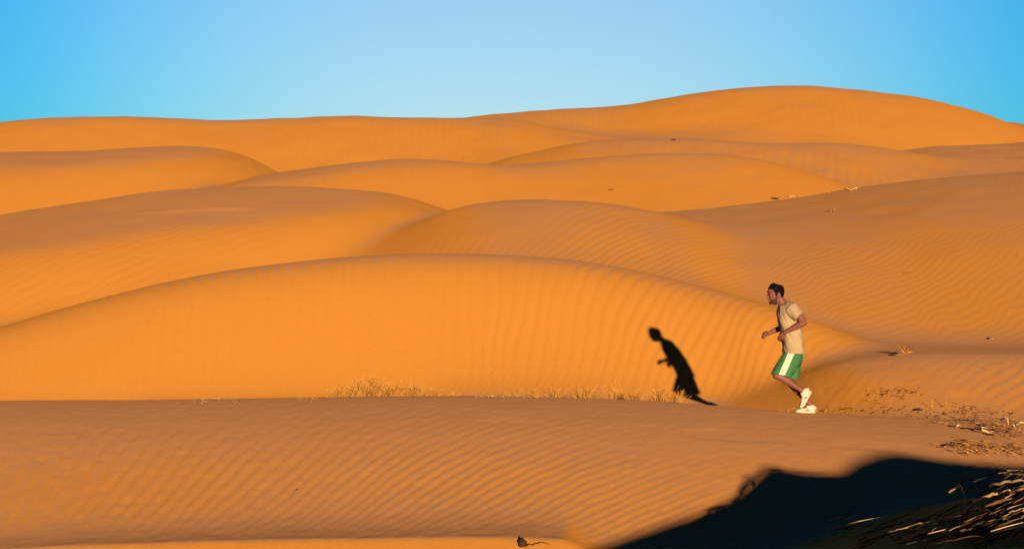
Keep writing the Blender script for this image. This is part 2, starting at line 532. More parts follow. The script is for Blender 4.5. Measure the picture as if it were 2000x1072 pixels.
def fuse(bm, voxel, smooth_it=3, fac=.5):
    """One continuous skin round overlapping pieces."""
    bmesh.ops.recalc_face_normals(bm, faces=bm.faces)
    me = bpy.data.meshes.new("tmp"); bm.to_mesh(me); bm.free()
    o = bpy.data.objects.new("tmp", me); col.objects.link(o)
    r = o.modifiers.new("r", 'REMESH'); r.mode = 'VOXEL'; r.voxel_size = voxel
    if smooth_it:
        sm = o.modifiers.new("s", 'SMOOTH'); sm.factor = fac; sm.iterations = smooth_it
    dg = bpy.context.evaluated_depsgraph_get()
    me2 = bpy.data.meshes.new_from_object(o.evaluated_get(dg))
    bpy.data.objects.remove(o); bpy.data.meshes.remove(me)
    b2 = bmesh.new(); b2.from_mesh(me2); bpy.data.meshes.remove(me2)
    return b2


# ------------------------------------------------------------------ the runner
GX, GY = at(1577, 806, 26.0)[0], 26.0
GZ = hz(GX, GY)


def K(u, v, y=0.0):
    """Runner's own frame: metres from the planted foot (150 photo pixels to the metre)."""
    return Vector(((u - 1577) / 150.0, y, (806 - v) / 150.0))


def hand(bm, wrist, fwd, up, side, curl):
    """Palm, four bent fingers and a thumb. fwd: along the hand, up: back of the hand, side: towards the thumb."""
    fwd, up, side = fwd.normalized(), up.normalized(), side.normalized()
    pl = .088
    loft(bm, [(wrist - fwd * .02, .026, .022), (wrist + fwd * .015, .032, .022), (wrist + fwd * .05, .041, .019), (wrist + fwd * pl, .040, .015),
              (wrist + fwd * (pl + .008), .034, .011)], side, 14, 2.6)
    for i, (off, ln) in enumerate(((.030, .040), (.010, .045), (-.011, .041), (-.030, .033))):
        p = wrist + fwd * (pl - .004) + side * off
        ang = 0.0
        pts = [(p - fwd * .015, .0098)]
        q = p.copy()
        for sgm, (f, bend) in enumerate(((1.0, curl * .8), (.72, curl * 1.1), (.55, curl * .8))):
            ang += bend
            d = fwd * math.cos(ang) - up * math.sin(ang)
            q = q + d * ln * f
            pts.append((q.copy(), .0092 - .0009 * sgm))
        loft(bm, [(a, r, r) for a, r in pts], side, 8)
    p = wrist + fwd * .022 + side * .026 - up * .006
    a = p + fwd * .028 + side * .020 - up * .012
    b = a + fwd * .026 - up * .018 - side * .004
    c = b + fwd * .012 - up * .018 - side * .014
    loft(bm, [(p - side * .01, .013, .013), (a, .0115, .0115), (b, .0100, .0100), (c, .0082, .0082)], up, 8)


def build_runner():
    root = bpy.data.objects.new("person", None)
    root.location = (GX, GY, GZ); root.empty_display_size = .2
    col.objects.link(root)
    tag(root, "runner in khaki T-shirt and green shorts with white side stripe jogging over the sand", "person")
    # ---- body
    bm = bmesh.new()
    loft(bm, [(K(1549, 704), .12, .085), (K(1549, 692), .150, .108), (K(1548, 676), .145, .104), (K(1544, 650), .150, .112), (K(1541, 632), .165, .118),
              (K(1538, 618), .178, .120), (K(1536, 606), .178, .105), (K(1534, 598), .13, .082), (K(1531, 592), .075, .068)], n=20)
    loft(bm, [(K(1535, 603), .075, .075), (K(1531, 595), .066, .066), (K(1526, 588), .056, .060), (K(1520, 578), .054, .060), (K(1517, 572), .05, .055)], n=16)
    # head: level slices (v, front, back, half width)
    rings = []
    for v, f, b, hw in ((553.6, 1510, 1520, .028), (555.5, 1505.5, 1523, .047), (559, 1502, 1526.5, .062), (564, 1500, 1529.5, .072), (569, 1499.2, 1530.8, .0755),
                        (574, 1500, 1530.5, .075), (579, 1500.4, 1529, .071), (584, 1501, 1526, .064), (588, 1502.3, 1522, .055), (591.5, 1504.2, 1518, .043), (593.6, 1507, 1514, .024)):
        rings.append((K((f + b) / 2, v), hw, (b - f) / 300.0))
    loft(bm, rings, n=24)
    nose = [(K(1501.4, 570.5), .008, .010), (K(1500.4, 574), .009, .012), (K(1499.0, 578), .011, .012), (K(1498.6, 580.4), .0145, .0115), (K(1500.4, 581.8), .014, .010)]
    loft(bm, nose, n=10)
    ball(bm, K(1499.6, 568.2), .012, .052, .009)
    ball(bm, K(1501.6, 584.9), .011, .024, .006); ball(bm, K(1502.0, 587.1), .011, .021, .007)
    ball(bm, K(1505.0, 591.2), .018, .026, .014); ball(bm, K(1502.6, 583.2), .013, .020, .012); ball(bm, K(1503.2, 588.6), .013, .022, .010)
    for sgn in (-1, 1):
        ball(bm, K(1504.2, 577.4, sgn * .040), .018, .020, .016)
        ball(bm, K(1519, 576, sgn * .078), .018, .009, .031)
        ball(bm, K(1520, 573.6, sgn * .082), .014, .010, .014)
        loft(bm, [(K(1516, 577, sgn * .060), .016, .02), (K(1511, 586, sgn * .050), .014, .02), (K(1506, 591, sgn * .026), .012, .016)], n=10)
    # arms
    n_sh, n_el, n_wr = K(1543, 603, -.195), K(1566, 627, -.285), K(1528.5, 647.5, -.215)
    f_sh, f_el, f_wr = K(1536, 604, .195), K(1546, 634, .285), K(1506, 650.5, .205)
    for sh, e, w in ((n_sh, n_el, n_wr), (f_sh, f_el, f_wr)):
        loft(bm, [(sh + Vector((-.01, -.04 * (1 if sh.y > 0 else -1), .01)), .06, .06), (sh, .066, .066), (sh.lerp(e, .3), .060, .057), (sh.lerp(e, .6), .054, .052), (sh.lerp(e, .9), .043, .043),
                  (e, .042, .042), (e + (e - w).normalized() * .012, .032, .032)], n=14)
        loft(bm, [(e + (e - w).normalized() * .012, .032, .032), (e, .043, .042), (e.lerp(w, .22), .050, .046), (e.lerp(w, .5), .043, .040), (e.lerp(w, .8), .033, .029), (w, .029, .025), (w + (w - e).normalized() * .012, .028, .023)], n=14)
    d = (n_wr - n_el).normalized()
    hand(bm, n_wr, Vector((d.x * .8, d.y + .25, d.z - .45)), Vector((-.2, -1, .1)), Vector((-.55, .1, .8)), .62)
    d = (f_wr - f_el).normalized()
    hand(bm, f_wr, Vector((d.x, d.y * .5 - .15, d.z * .6)), Vector((-.2, .9, .45)), Vector((.05, -.45, .9)), 1.0)
    # legs
    legs = {}
    for nm, y, hip, kn, an in (('near', -.095, (1549, 688), (1512, 729), (1566.5, 761.5)), ('far', .095, (1551, 688), (1535.5, 737.5), (1583, 788))):
        h, k_, a = K(*hip, y), K(*kn, y * 1.05), K(*an, y * .95)
        legs[nm] = (h, k_, a)
        fw = Vector((-1, 0, 0))
        loft(bm, [(h, .070, .080), (h.lerp(k_, .2), .082, .090), (h.lerp(k_, .5), .077, .080), (h.lerp(k_, .8), .061, .062), (k_, .055, .057), (k_ + (k_ - h).normalized() * .02, .045, .045)], n=18)
        sh = (a - k_)
        cross = Vector((0, 1, 0)).cross(sh).normalized()
        if cross.z > 0: back = -cross
        else: back = cross
        back = -back if nm == 'x' else back
        # calf belly on the back of the shin
        rear = Vector((sh.z, 0, -sh.x)).normalized()
        if rear.x < 0: rear = -rear
        loft(bm, [(k_ - sh * .03, .050, .050), (k_, .055, .055), (k_ + sh * .12 + rear * .004, .052, .053), (k_ + sh * .28 + rear * .012, .055, .058), (k_ + sh * .45 + rear * .008, .050, .051),
                  (k_ + sh * .68, .037, .038), (k_ + sh * .88, .030, .033), (a, .033, .038), (a + sh.normalized() * .03, .034, .040)], n=16)
    # feet inside the shoes
    loft(bm, [(K(1576, 764, -.09), .03, .03), (K(1572, 774, -.09), .034, .036), (K(1566, 787, -.09), .038, .026)], n=12)
    loft(bm, [(K(1587, 797, .09), .03, .03), (K(1577, 798, .09), .036, .034), (K(1565, 801, .09), .038, .024)], n=12)
    body = link_mesh("body", fuse(bm, .0055, 4), M['skin'], root)
    # ---- face bits
    for sgn in (-1, 1):
        e = bmesh.new(); ball(e, K(1500.9, 573.2, sgn * .033), .009, .014, .0075, seg=12)
        link_mesh("eye", e, M['eye'], root)
        e = bmesh.new()
        loft(e, [(K(1499.4, 569.4, sgn * .016), .004, .004), (K(1498.9, 568.6, sgn * .032), .005, .006), (K(1501.0, 569.4, sgn * .055), .004, .004)], Vector((1, 0, 0)), 8)
        link_mesh("eyebrow", e, M['hair'], root)
    e = bmesh.new(); ball(e, K(1500.3, 586.0), .006, .020, .004, seg=12)
    link_mesh("mouth", e, M['lip'], root)
    # ---- hair: close cropped cap with sideburns, and short beard
    hm = bmesh.new()
    hr = []
    for v, f, b, hw in ((552.9, 1511, 1519, .026), (554.6, 1505, 1523.5, .052), (558.0, 1501.2, 1528, .068), (563, 1499.5, 1531.2, .0775), (569, 1499.3, 1532.0, .080), (575, 1500.2, 1531.8, .0785), (581, 1503, 1530.4, .074), (587, 1508, 1529.0, .062)):
        hr.append((K((f + b) / 2, v), hw, (b - f) / 300.0))
    loft(hm, hr, n=32)
    hm = fuse(hm, .005, 2)
    dele = []
    for vtx in hm.verts:
        u, v = 1577 + vtx.co.x * 150, 806 - vtx.co.z * 150
        # hairline: forehead, temple, round the ear, nape
        lim = np.interp(u, [1497, 1500, 1504, 1508, 1511, 1513, 1516.4, 1517.6, 1522, 1524.5, 1534], [562.6, 563.6, 564.2, 565.5, 570, 576, 577, 570.5, 571, 580, 586])
        lim += mnoise.noise(vtx.co * 60) * 1.2
        if v > lim: dele.append(vtx)
    bmesh.ops.delete(hm, geom=dele, context='VERTS')
    for vtx in hm.verts:
        nz = mnoise.noise(vtx.co * 110) * .0035 + mnoise.noise(vtx.co * 40) * .003
        vtx.co += vtx.normal * nz
    link_mesh("hair", hm, M['hair'], root)
    bd = bmesh.new()
    loft(bd, [(c + Vector((-.002, 0, -.001)), w + .0045, dd + .0045) for c, w, dd in rings], n=28)
    ball(bd, K(1505.0, 591.2), .0225, .0305, .0185)
    for sgn in (-1, 1):
        loft(bd, [(K(1516, 577, sgn * .060), .0205, .0245), (K(1511, 586, sgn * .050), .0185, .0245), (K(1506, 591, sgn * .026), .0165, .0205)], n=10)
    bd = fuse(bd, .005, 3)
    dele = []
    for vtx in bd.verts:
        u, v = 1577 + vtx.co.x * 150, 806 - vtx.co.z * 150
        lim = np.interp(u, [1497, 1501, 1503, 1506, 1510, 1513, 1514, 1516.6, 1517, 1519], [588.2, 588.2, 586, 584.5, 583.5, 581, 574, 574, 600, 600])
        if v < lim and not (582.9 < v < 584.4 and u < 1504.5): dele.append(vtx)
    bmesh.ops.delete(bd, geom=dele, context='VERTS')
    link_mesh("beard", bd, M['stubble'], root)
    # ---- T-shirt
    bm = bmesh.new()
    loft(bm, [(K(1529.5, 588.5), .076, .074), (K(1532.5, 595), .135, .092), (K(1535, 602), .192, .112), (K(1536.5, 610), .205, .124), (K(1538.5, 620), .205, .132), (K(1542, 634), .196, .134), (K(1546, 650), .190, .134),
              (K(1549.2, 668), .190, .136), (K(1550, 684), .194, .142), (K(1550.4, 700), .196, .144)], n=26, power=2.25)
    for sh, e in ((n_sh, n_el), (f_sh, f_el)):
        inn = Vector((-.01, -.06 * (1 if sh.y > 0 else -1), .02))
        loft(bm, [(sh + inn, .075, .078), (sh, .086, .086), (sh.lerp(e, .25), .084, .082), (sh.lerp(e, .50), .083, .080), (sh.lerp(e, .56), .080, .077)], n=16)
    bm = fuse(bm, .008, 5)
    # folds
    for vtx in bm.verts:
        p = vtx.co
        f = mnoise.noise(Vector((p.x * 9 + p.z * 5, p.y * 7, p.z * 4))) * .014 + mnoise.noise(Vector((p.x * 22 + p.z * 12, p.y * 16, p.z * 7))) * .009
        lowf = np.clip((.95 - p.z) / .4, 0, 1)
        f += lowf * .010 * math.sin(p.y * 38 + p.z * 6 + p.x * 30)
        vtx.co += vtx.normal * f
    up = Vector((.06, 0, 1)).normalized()
    bmesh.ops.bisect_plane(bm, geom=bm.verts[:] + bm.edges[:] + bm.faces[:], plane_co=K(1551, 688.4), plane_no=-up, clear_outer=True)
    neck_no = Vector((-.52, 0, 1)).normalized()
    gm = [f for f in bm.faces if f.calc_center_median().z > K(0, 606).z and abs(f.calc_center_median().y) < .11]
    gm = list({v for f in gm for v in f.verts}) + list({e for f in gm for e in f.edges}) + gm
    bmesh.ops.bisect_plane(bm, geom=gm, plane_co=K(1530.5, 592.2), plane_no=neck_no, clear_outer=True)
    shirt = link_mesh("shirt", bm, M['shirt'], root)
    sd = shirt.modifiers.new("cloth", 'SOLIDIFY'); sd.thickness = .004; sd.offset = 1
    # ---- shorts
    bm = bmesh.new()
    loft(bm, [(K(1549.5, 680), .172, .124), (K(1549, 688), .178, .126), (K(1548, 697), .180, .130), (K(1547, 706), .172, .124), (K(1546, 713), .14, .09)], n=24)
    hn, hf = K(1521.5, 731.5, -.108), K(1547.5, 739.5, .105)
    ln = (hn - K(1548, 694, -.09)); lf = (hf - K(1550, 694, .09))
    loft(bm, [(K(1548, 694, -.085), .085, .115), (K(1541, 703, -.092), .100, .124), (K(1534, 714, -.100), .107, .125), (K(1527, 724, -.105), .112, .120), (hn, .114, .116), (hn + ln * .16, .115, .114)], n=20)
    loft(bm, [(K(1550, 694, .085), .085, .112), (K(1549, 706, .092), .100, .118), (K(1548.5, 720, .098), .106, .112), (K(1548, 731, .103), .108, .104), (hf, .109, .101), (hf + lf * .16, .110, .100)], n=20)
    bm = fuse(bm, .008, 4)
    for vtx in bm.verts:
        p = vtx.co
        lowf = np.clip((K(0, 700).z - p.z) / .2, 0, 1)
        f = mnoise.noise(Vector((p.x * 8, p.y * 8, p.z * 5))) * .009 + lowf * (.007 * math.sin(p.y * 45 + p.x * 34) + .006 * mnoise.noise(Vector((p.x * 20 + p.z * 9, p.y * 18, p.z * 8))))
        vtx.co += vtx.normal * f

    def cut(bm, test, co, no):
        fs = [f for f in bm.faces if test(f.calc_center_median())]
        g = list({v for f in fs for v in f.verts}) + list({e for f in fs for e in f.edges}) + fs
        bmesh.ops.bisect_plane(bm, geom=g, plane_co=co, plane_no=no, clear_outer=True)
    cut(bm, lambda c: c.y < 0 and c.z < K(0, 716).z, hn, Vector((-.22, -.1, -1)).normalized())
    cut(bm, lambda c: c.y >= 0 and c.z < K(0, 722).z, hf, Vector((.20, .1, -1)).normalized())
    tree = BVHTree.FromBMesh(bm)
    shorts = link_mesh("shorts", bm, M['shorts'], root)
    sd = shorts.modifiers.new("cloth", 'SOLIDIFY'); sd.thickness = .004; sd.offset = 1
    # white stripe down each outer side
    for sgn in (-1, 1):
        st = bmesh.new(); rows = []
        a0, a1 = (K(1542, 687.5), K(1521.5, 731.5)) if sgn < 0 else (K(1549, 687.5), K(1547, 739))
        for i in range(25):
            t = i / 24
            c = a0.lerp(a1, t); row = []
            for j in range(7):
                s_ = (j / 6 - .5) * .078
                p = Vector((c.x + s_, sgn * .6, c.z - s_ * .16))
                hit = tree.ray_cast(p, Vector((0, -sgn, 0)))
                if hit[0] is None: row.append(None); continue
                row.append(st.verts.new(hit[0] + Vector((0, sgn * .0065, 0))))
            rows.append(row)
        for i in range(24):
            for j in range(6):
                q = (rows[i][j], rows[i][j + 1], rows[i + 1][j + 1], rows[i + 1][j])
                if all(q): st.faces.new(q if sgn > 0 else q[::-1])
        so = link_mesh("stripe", st, M['white'], shorts)
        if sgn < 0:
            em = bmesh.new(); pr = K(1524.3, 722.5); pts = []
            for (dx, dz) in ((-.010, -.006), (.012, -.006), (.016, .002), (.004, .000), (-.004, .010)):
                h = tree.ray_cast(Vector((pr.x + dx, -.6, pr.z + dz)), Vector((0, 1, 0)))[0]
                pts.append(em.verts.new(h + Vector((0, -.0085, 0))))
            em.faces.new(pts)
            link_mesh("emblem", em, M['grey'], so, smooth=False)
    # ---- shoes
    def shoe(heel, toe, up, y):
        t = (toe - heel); L_ = t.length; t.normalize()
        up = (up - t * up.dot(t)).normalized()
        c = lambda d, h: heel + t * (d * L_) + up * h + Vector((0, y, 0))
        b = bmesh.new()
        # sections along the foot: (position, half width, height)
        sec = ((-.01, .018, .050), (.02, .030, .074), (.12, .036, .088), (.25, .037, .092), (.36, .037, .082), (.48, .039, .066), (.62, .044, .055), (.76, .047, .048), (.88, .043, .041), (.96, .032, .034), (1.0, .016, .026))
        loft(b, [(c(p, .012 + h / 2), w, h / 2) for p, w, h in sec], n=18, power=2.5)
        # padded collar and tongue
        loft(b, [(c(.20, .080), .036, .050), (c(.195, .105), .036, .046)], n=16)
        loft(b, [(c(.46, .070), .020, .012), (c(.36, .100), .022, .010), (c(.33, .118), .020, .008)], n=10)
        so = link_mesh("shoe", fuse(b, .006, 3), M['shoe'], root)
        b = bmesh.new()
        n_ = 22; top = []; bot = []
        for i in range(n_ * 2):
            if i < n_: p, sg = i / (n_ - 1), 1
            else: p, sg = 1 - (i - n_) / (n_ - 1), -1
            w = np.interp(p, [0, .03, .1, .3, .45, .7, .85, .95, 1], [.010, .030, .040, .040, .038, .050, .046, .030, .008])
            th = np.interp(p, [0, .5, 1], [.030, .024, .018]); rise = np.interp(p, [0, .75, 1], [0, 0, .012])
            q = c(p * 1.03 - .015, 0) + Vector((0, sg * w, 0))
            bot.append(b.verts.new(q + up * rise)); top.append(b.verts.new(q + up * (rise + th)))
        for i in range(n_ * 2):
            j = (i + 1) % (n_ * 2)
            b.faces.new((bot[i], bot[j], top[j], top[i]))
        b.faces.new(top); b.faces.new(bot[::-1])
        bmesh.ops.recalc_face_normals(b, faces=b.faces)
        link_mesh("sole", b, M['rubber'], so, smooth=False)
        # grey side panel and laces
        for sg in (-1, 1):
            b = bmesh.new()
            loft(b, [(c(.34, .030) + Vector((0, sg * .040, 0)), .003, .006), (c(.46, .040) + Vector((0, sg * .0405, 0)), .003, .010), (c(.58, .056) + Vector((0, sg * .032, 0)), .003, .006)], n=8)
            link_mesh("side_panel", b, M['grey'], so)
        b = bmesh.new()
        for q in range(4):
            p = .42 + q * .06; h = np.interp(p, [.36, .48, .62, .76], [.082, .066, .055, .048]) + .013
            loft(b, [(c(p, h - .006) + Vector((0, -.024, 0)), .004, .003), (c(p + .015, h), .004, .003), (c(p, h - .006) + Vector((0, .024, 0)), .004, .003)], t, 6)
        link_mesh("laces", b, M['white'], so)
    shoe(K(1583.2, 762.5), K(1564.5, 797.0), Vector((-.89, 0, .46)), -.092)
    shoe(K(1594, 806), K(1556, 806.3), Vector((0, 0, 1)), .092)
    return root


build_runner()


# ------------------------------------------------------------------ dry grass behind the crest
def ribbon(bm, pts, w0, w1, mi, yaw):
    sd = Vector((math.cos(yaw), math.sin(yaw), 0))
    n = len(pts); prev = None
    for i, p in enumerate(pts):
        w = w0 + (w1 - w0) * i / (n - 1)
        pr = (bm.verts.new(p - sd * w), bm.verts.new(p + sd * w))
        if prev:
            f = bm.faces.new((prev[0], prev[1], pr[1], pr[0])); f.material_index = mi
        prev = pr


def tuft(x, y, width, height, n, seed, label, group, lean=0.0, depth=.3):
    rnd = random.Random(seed)
    z = hz(x, y)
    bm = bmesh.new()
    for i in range(n):
        bx = max(-.6, min(.6, rnd.gauss(0, .33))) * width; by = rnd.gauss(0, .33) * depth
        bz = hz(x + bx, y + by) - z - .01
        env = math.exp(-(bx / (width * .55)) ** 2)
        h = height * env * rnd.uniform(.35, 1.0) + .02
        env *= .72 + .4 * mnoise.noise(Vector((bx * 14 + seed, by * 6, 0)))
        red = rnd.random() < .42
        if red: h = height * env * rnd.uniform(.45, .78)
        a = rnd.uniform(0, 2 * math.pi); o = rnd.uniform(.05, .8) * h
        dx, dy = math.cos(a) * o + lean * h, math.sin(a) * o
        p0 = Vector((bx, by, bz)); p1 = p0 + Vector((dx * .3, dy * .3, h * .6)); p2 = p0 + Vector((dx, dy, h * rnd.uniform(.85, 1.0)))
        w = rnd.uniform(.002, .0048)
        ribbon(bm, [p0, p1, p2], w, w * .35, 1 if red else 0, rnd.uniform(-.9, .9))
        for _ in range(0 if red else rnd.choice((0, 1, 2))):            # seed head or broken side blade
            q = p1.lerp(p2, rnd.uniform(.2, .8)); ribbon(bm, [q, q + Vector((rnd.uniform(-.06, .06), rnd.uniform(-.04, .04), rnd.uniform(.01, .06)))], w * .9, w * .4, 0, rnd.uniform(-1, 1))
    o = link_mesh("dry_grass_tuft", bm, [M['straw'], M['straw_red']], smooth=False)
    o.location = (x, y, z)
    tag(o, label, "grass tuft", group)
    return o


GA, GB = "dry grass tufts in the thick row behind the crest", "sparse dry grass tufts behind the crest near the runner's shadow"
rows = [
    # u, tip v, depth, width px, blades, label, group
    (664, 757, 28.2, 34, 130, "low dry grass tuft at the left end of the thick straw row behind the crest", GA),
    (697, 746, 28.3, 36, 190, "dry grass tuft with dark rusty base just left of the tallest straw tuft", GA),
    (728, 736, 28.4, 44, 280, "tallest and bushiest dry grass tuft behind the sandy crest", GA),
    (768, 748, 28.3, 40, 200, "mid height dry grass tuft just right of the tallest straw tuft", GA),
    (808, 753, 28.3, 36, 170, "pale feathery grass tuft near the right end of the thick straw row", GA),
    (846, 761, 28.2, 38, 120, "low straw tuft second from the right end of the thick row", GA),
    (884, 766, 28.1, 30, 60, "thin low straw tuft closing the right end of the thick row", GA),
    (998, 765, 28.2, 30, 60, "small dry tuft at the left end of the sparse grass row", GB),
    (1040, 761, 28.5, 36, 90, "short dry tuft second from the left in the sparse grass row", GB),
    (1085, 757, 28.8, 34, 100, "dry tuft third from the left in the sparse grass row", GB),
    (1140, 752, 29.2, 44, 110, "wide thin tuft of straw highest up the sand in the sparse row", GB),
    (1195, 752, 29.3, 40, 100, "thin straw tuft right of the highest tuft in the sparse row", GB),
    (1244, 763, 28.4, 34, 150, "dry tuft with dark base left of the runner's shadow", GB),
    (1290, 758, 28.5, 36, 150, "pale dry tuft touching the left edge of the runner's shadow", GB),
    (1322, 764, 28.4, 24, 80, "small dry tuft standing inside the runner's shadow", GB),
]
for i, (u, v, Y, wpx, n, lab, grp) in enumerate(rows):
    X = (u - U0) / FPX * Y
    top = at(u, v, Y)[2]
    tuft(X, Y, wpx / FPX * Y, max(.10, top - hz(X, Y)) * 1.22, int(n * 3), 100 + i, lab, grp)

# ------------------------------------------------------------------ dry stalks, twigs, clods
def shade_z(x, y):
    """Height of the big shadow's upper limit over a place."""
    t = (y - SHOULDER['Y']) / SUN_RAY.y
    return float(pchip(SHOULDER['x'], SHOULDER['z'], np.array([x - SUN_RAY.x * t]))[0]) + SUN_RAY.z * t


def spot(u, v, lift, y0=9.0):
    """Place on the line of sight that is `lift` above the sand."""
    ys = np.arange(y0, 60, .03)
    xs = (u - U0) / FPX * ys; zs = EYE + (V0 - v) / FPX * ys
    h = surf(xs, ys)
    i = int(np.argmax(h + lift >= zs))
    return Vector((xs[i], ys[i], zs[i]))


def spot_lit(u, v, extra):
    """Place on the line of sight just over the limit of the big shadow (or on the sand)."""
    ys = np.arange(9.0, 40, .03)
    xs = (u - U0) / FPX * ys; zs = EYE + (V0 - v) / FPX * ys
    t = (ys - SHOULDER['Y']) / SUN_RAY.y
    xq = np.clip(xs - SUN_RAY.x * t, SHOULDER['x'][0], SHOULDER['x'][-1])
    sh = pchip(SHOULDER['x'], SHOULDER['z'], xq) + SUN_RAY.z * t
    h = np.maximum(surf(xs, ys) + .015, np.minimum(sh + extra, surf(xs, ys) + .22))
    i = int(np.argmax(h >= zs))
    return Vector((xs[i], ys[i], zs[i]))


def flat_stem(bm, pts, w, th=.35, mi=0, n=6):
    rings = []
    for i, p in enumerate(pts):
        k = 1.0 - .45 * (i / (len(pts) - 1)) ** 2
        rings.append((p, w * k, w * th * k))
    f0 = len(bm.faces)
    loft(bm, rings, Vector((0, -.35, 1)).normalized(), n)
    bm.faces.ensure_lookup_table()
    for f in bm.faces[f0:]: f.material_index = mi


def stalk(name, path, w, mat, label, cat, group=None, jitter=.006, seed=0, foot=True):
    """A dry stalk along photo places (u, v, lift over the sand), its low end in the sand."""
    rnd = random.Random(seed)
    P = [spot_lit(u, v, l - .075) if 'dark corner' in label or 'black shadow' in label or 'thick reed' in label or 'bright thick' in label or 'bent arch' in label else spot(u, v, l) for u, v, l in path]
    pts = []
    for a, b in zip(P[:-1], P[1:]):
        for k in range(4):
            pts.append(a.lerp(b, k / 4) + Vector((rnd.uniform(-1, 1), rnd.uniform(-1, 1), rnd.uniform(-1, 1))) * jitter)
    pts.append(P[-1])
    if foot:                                           # the bent end runs down into the sand
        e = pts[-1]; d = (pts[-1] - pts[-3]).normalized()
        g = e + d * .05; pts += [g + Vector((0, 0, -.015)), Vector((g.x + d.x * .05, g.y + .01, hz(g.x + d.x * .05, g.y + .01) - .02))]
    o0 = pts[0].copy()
    bm = bmesh.new()
    flat_stem(bm, [p - o0 for p in pts], w)
    o = link_mesh(name, bm, mat)
    o.location = o0
    tag(o, label, cat, group)
    return o


DK = "dry stalks catching the light in the dark corner"
stalk("dry_stalk", [(1902, 980, .10), (1930, 968, .12), (1962, 957, .12)], .013, M['reed'], "thick bright reed stalk lying in the dark corner, its pale tip pointing left", "stalk", DK, seed=1)
stalk("dry_stalk", [(1932, 949, .12), (1962, 941, .13), (1992, 937, .12)], .011, M['reed'], "upper reed stalk in the dark corner, lying above the bright thick one", "stalk", DK, seed=2)
stalk("dry_stalk", [(1916, 994, .09), (1940, 984, .11), (1968, 974, .11)], .014, M['twig'], "broad brown stalk lying just below the bright thick reed", "stalk", DK, seed=3)
stalk("bent_stalk", [(1853, 962, .06), (1865, 953, .075), (1874, 946, .085), (1878, 952, .075), (1881, 959, .05)], .010, M['reed'], "lone stalk bent into a pale arch standing in the black shadow", "stalk", jitter=.002, seed=4)
stalk("dry_stalk", [(1925, 996, .09), (1945, 1003, .09), (1965, 1011, .08)], .006, M['reed'], "thin forked twig dipping to the right in the dark corner", "twig", DK, seed=5)
stalk("dry_stalk", [(1958, 1009, .08), (1978, 998, .10), (2006, 990, .10)], .007, M['reed'], "thin pale stalk rising from the forked twig to the frame edge", "stalk", DK, seed=6)
stalk("dry_stalk", [(1850, 1013, .07), (1880, 1003, .09), (1906, 994, .09)], .005, M['twig'], "dim thin stalk below the lone bent arch stalk", "stalk", DK, seed=7)
stalk("dry_stalk", [(1968, 962, .12), (1990, 955, .13), (2012, 950, .12)], .010, M['twig'], "brown stalk running off the right edge beside the bright thick reed", "stalk", DK, seed=8)
stalk("dry_stalk", [(1800, 1066, .05), (1850, 1056, .07), (1905, 1046, .07)], .006, M['twig'], "long dim stalk lying near the bottom edge of the dark corner", "stalk", DK, seed=9)
stalk("dry_stalk", [(1733, 1041, .06), (1762, 1032, .08), (1796, 1021, .08)], .006, M['reed'], "pale stalk on the left side of the dark corner's litter", "stalk", DK, seed=10)

# reed loops lying in the sun at the right edge
LP = "pale reed leaves in the sun at the right edge"
stalk("reed_leaf", [(1904, 836, .02), (1920, 840, .06), (1937, 846, .02)], .016, M['reed'], "bent pale reed leaf, the leftmost of the sunlit leaves at the right edge", "reed leaf", LP, seed=11, foot=False)
stalk("reed_leaf", [(1904, 836, .02), (1918, 834, .12), (1932, 836, .05)], .010, M['reed'], "short reed leaf crossing the tip of the leftmost bent leaf", "reed leaf", LP, seed=12, foot=False)
stalk("reed_leaf", [(1974, 826, .22), (1981, 831, .2), (1984, 838, .12), (1983, 845, .02)], .012, M['reed'], "hooked pale reed leaf curving down into the sand at the right", "reed leaf", LP, jitter=.002, seed=13, foot=False)
stalk("reed_leaf", [(1983, 829, .18), (1993, 825, .22), (2006, 825, .2)], .013, M['reed'], "pale reed leaf running off the right edge above the hooked leaf", "reed leaf", LP, seed=14)
stalk("reed_leaf", [(1953, 820, .1), (1962, 816, .16), (1968, 815, .1)], .012, M['reed'], "small arched reed leaf left of the hooked leaf", "reed leaf", LP, seed=15)
stalk("reed_leaf", [(1863, 833, .02), (1870, 831, .05), (1880, 830, .02)], .012, M['reed'], "small flat straw piece lying alone left of the sunlit reed leaves", "reed leaf", LP, seed=16, foot=False)
for k, (u, v0, v1, lab) in enumerate(((1821, 800, 779, "left of two thin upright stems standing in the sand right of the runner"), (1849, 799, 778, "right of two thin upright stems standing in the sand right of the runner"))):
    stalk("upright_straw", [(u, v1, .16), (u - 1, (v0 + v1) / 2, .08), (u, v0, .0)], .006, M['straw'], lab, "straw", "thin upright stems right of the runner", jitter=.003, seed=20 + k, foot=False)


def clod(u, v, w, h, label, cat="clod", seed=0, mat='clod', name="clod"):
    g = ground(u, v, 12.0, 170.0, True)
    bm = bmesh.new()
    bmesh.ops.create_icosphere(bm, subdivisions=3, radius=1)
    for vt in bm.verts:
        n = vt.co.normalized()
        k = 1 + .35 * mnoise.noise(n * 1.6 + Vector((seed, 0, 0))) + .14 * mnoise.noise(n * 5 + Vector((0, seed, 0)))
        vt.co = Vector((n.x * w * k, n.y * w * .8 * k, n.z * h * k * (1.0 if n.z > 0 else .6)))
    o = link_mesh(name, bm, M[mat])
    o.location = (g[0], g[1], g[2] + h * .35)
    tag(o, label, cat)
    return o


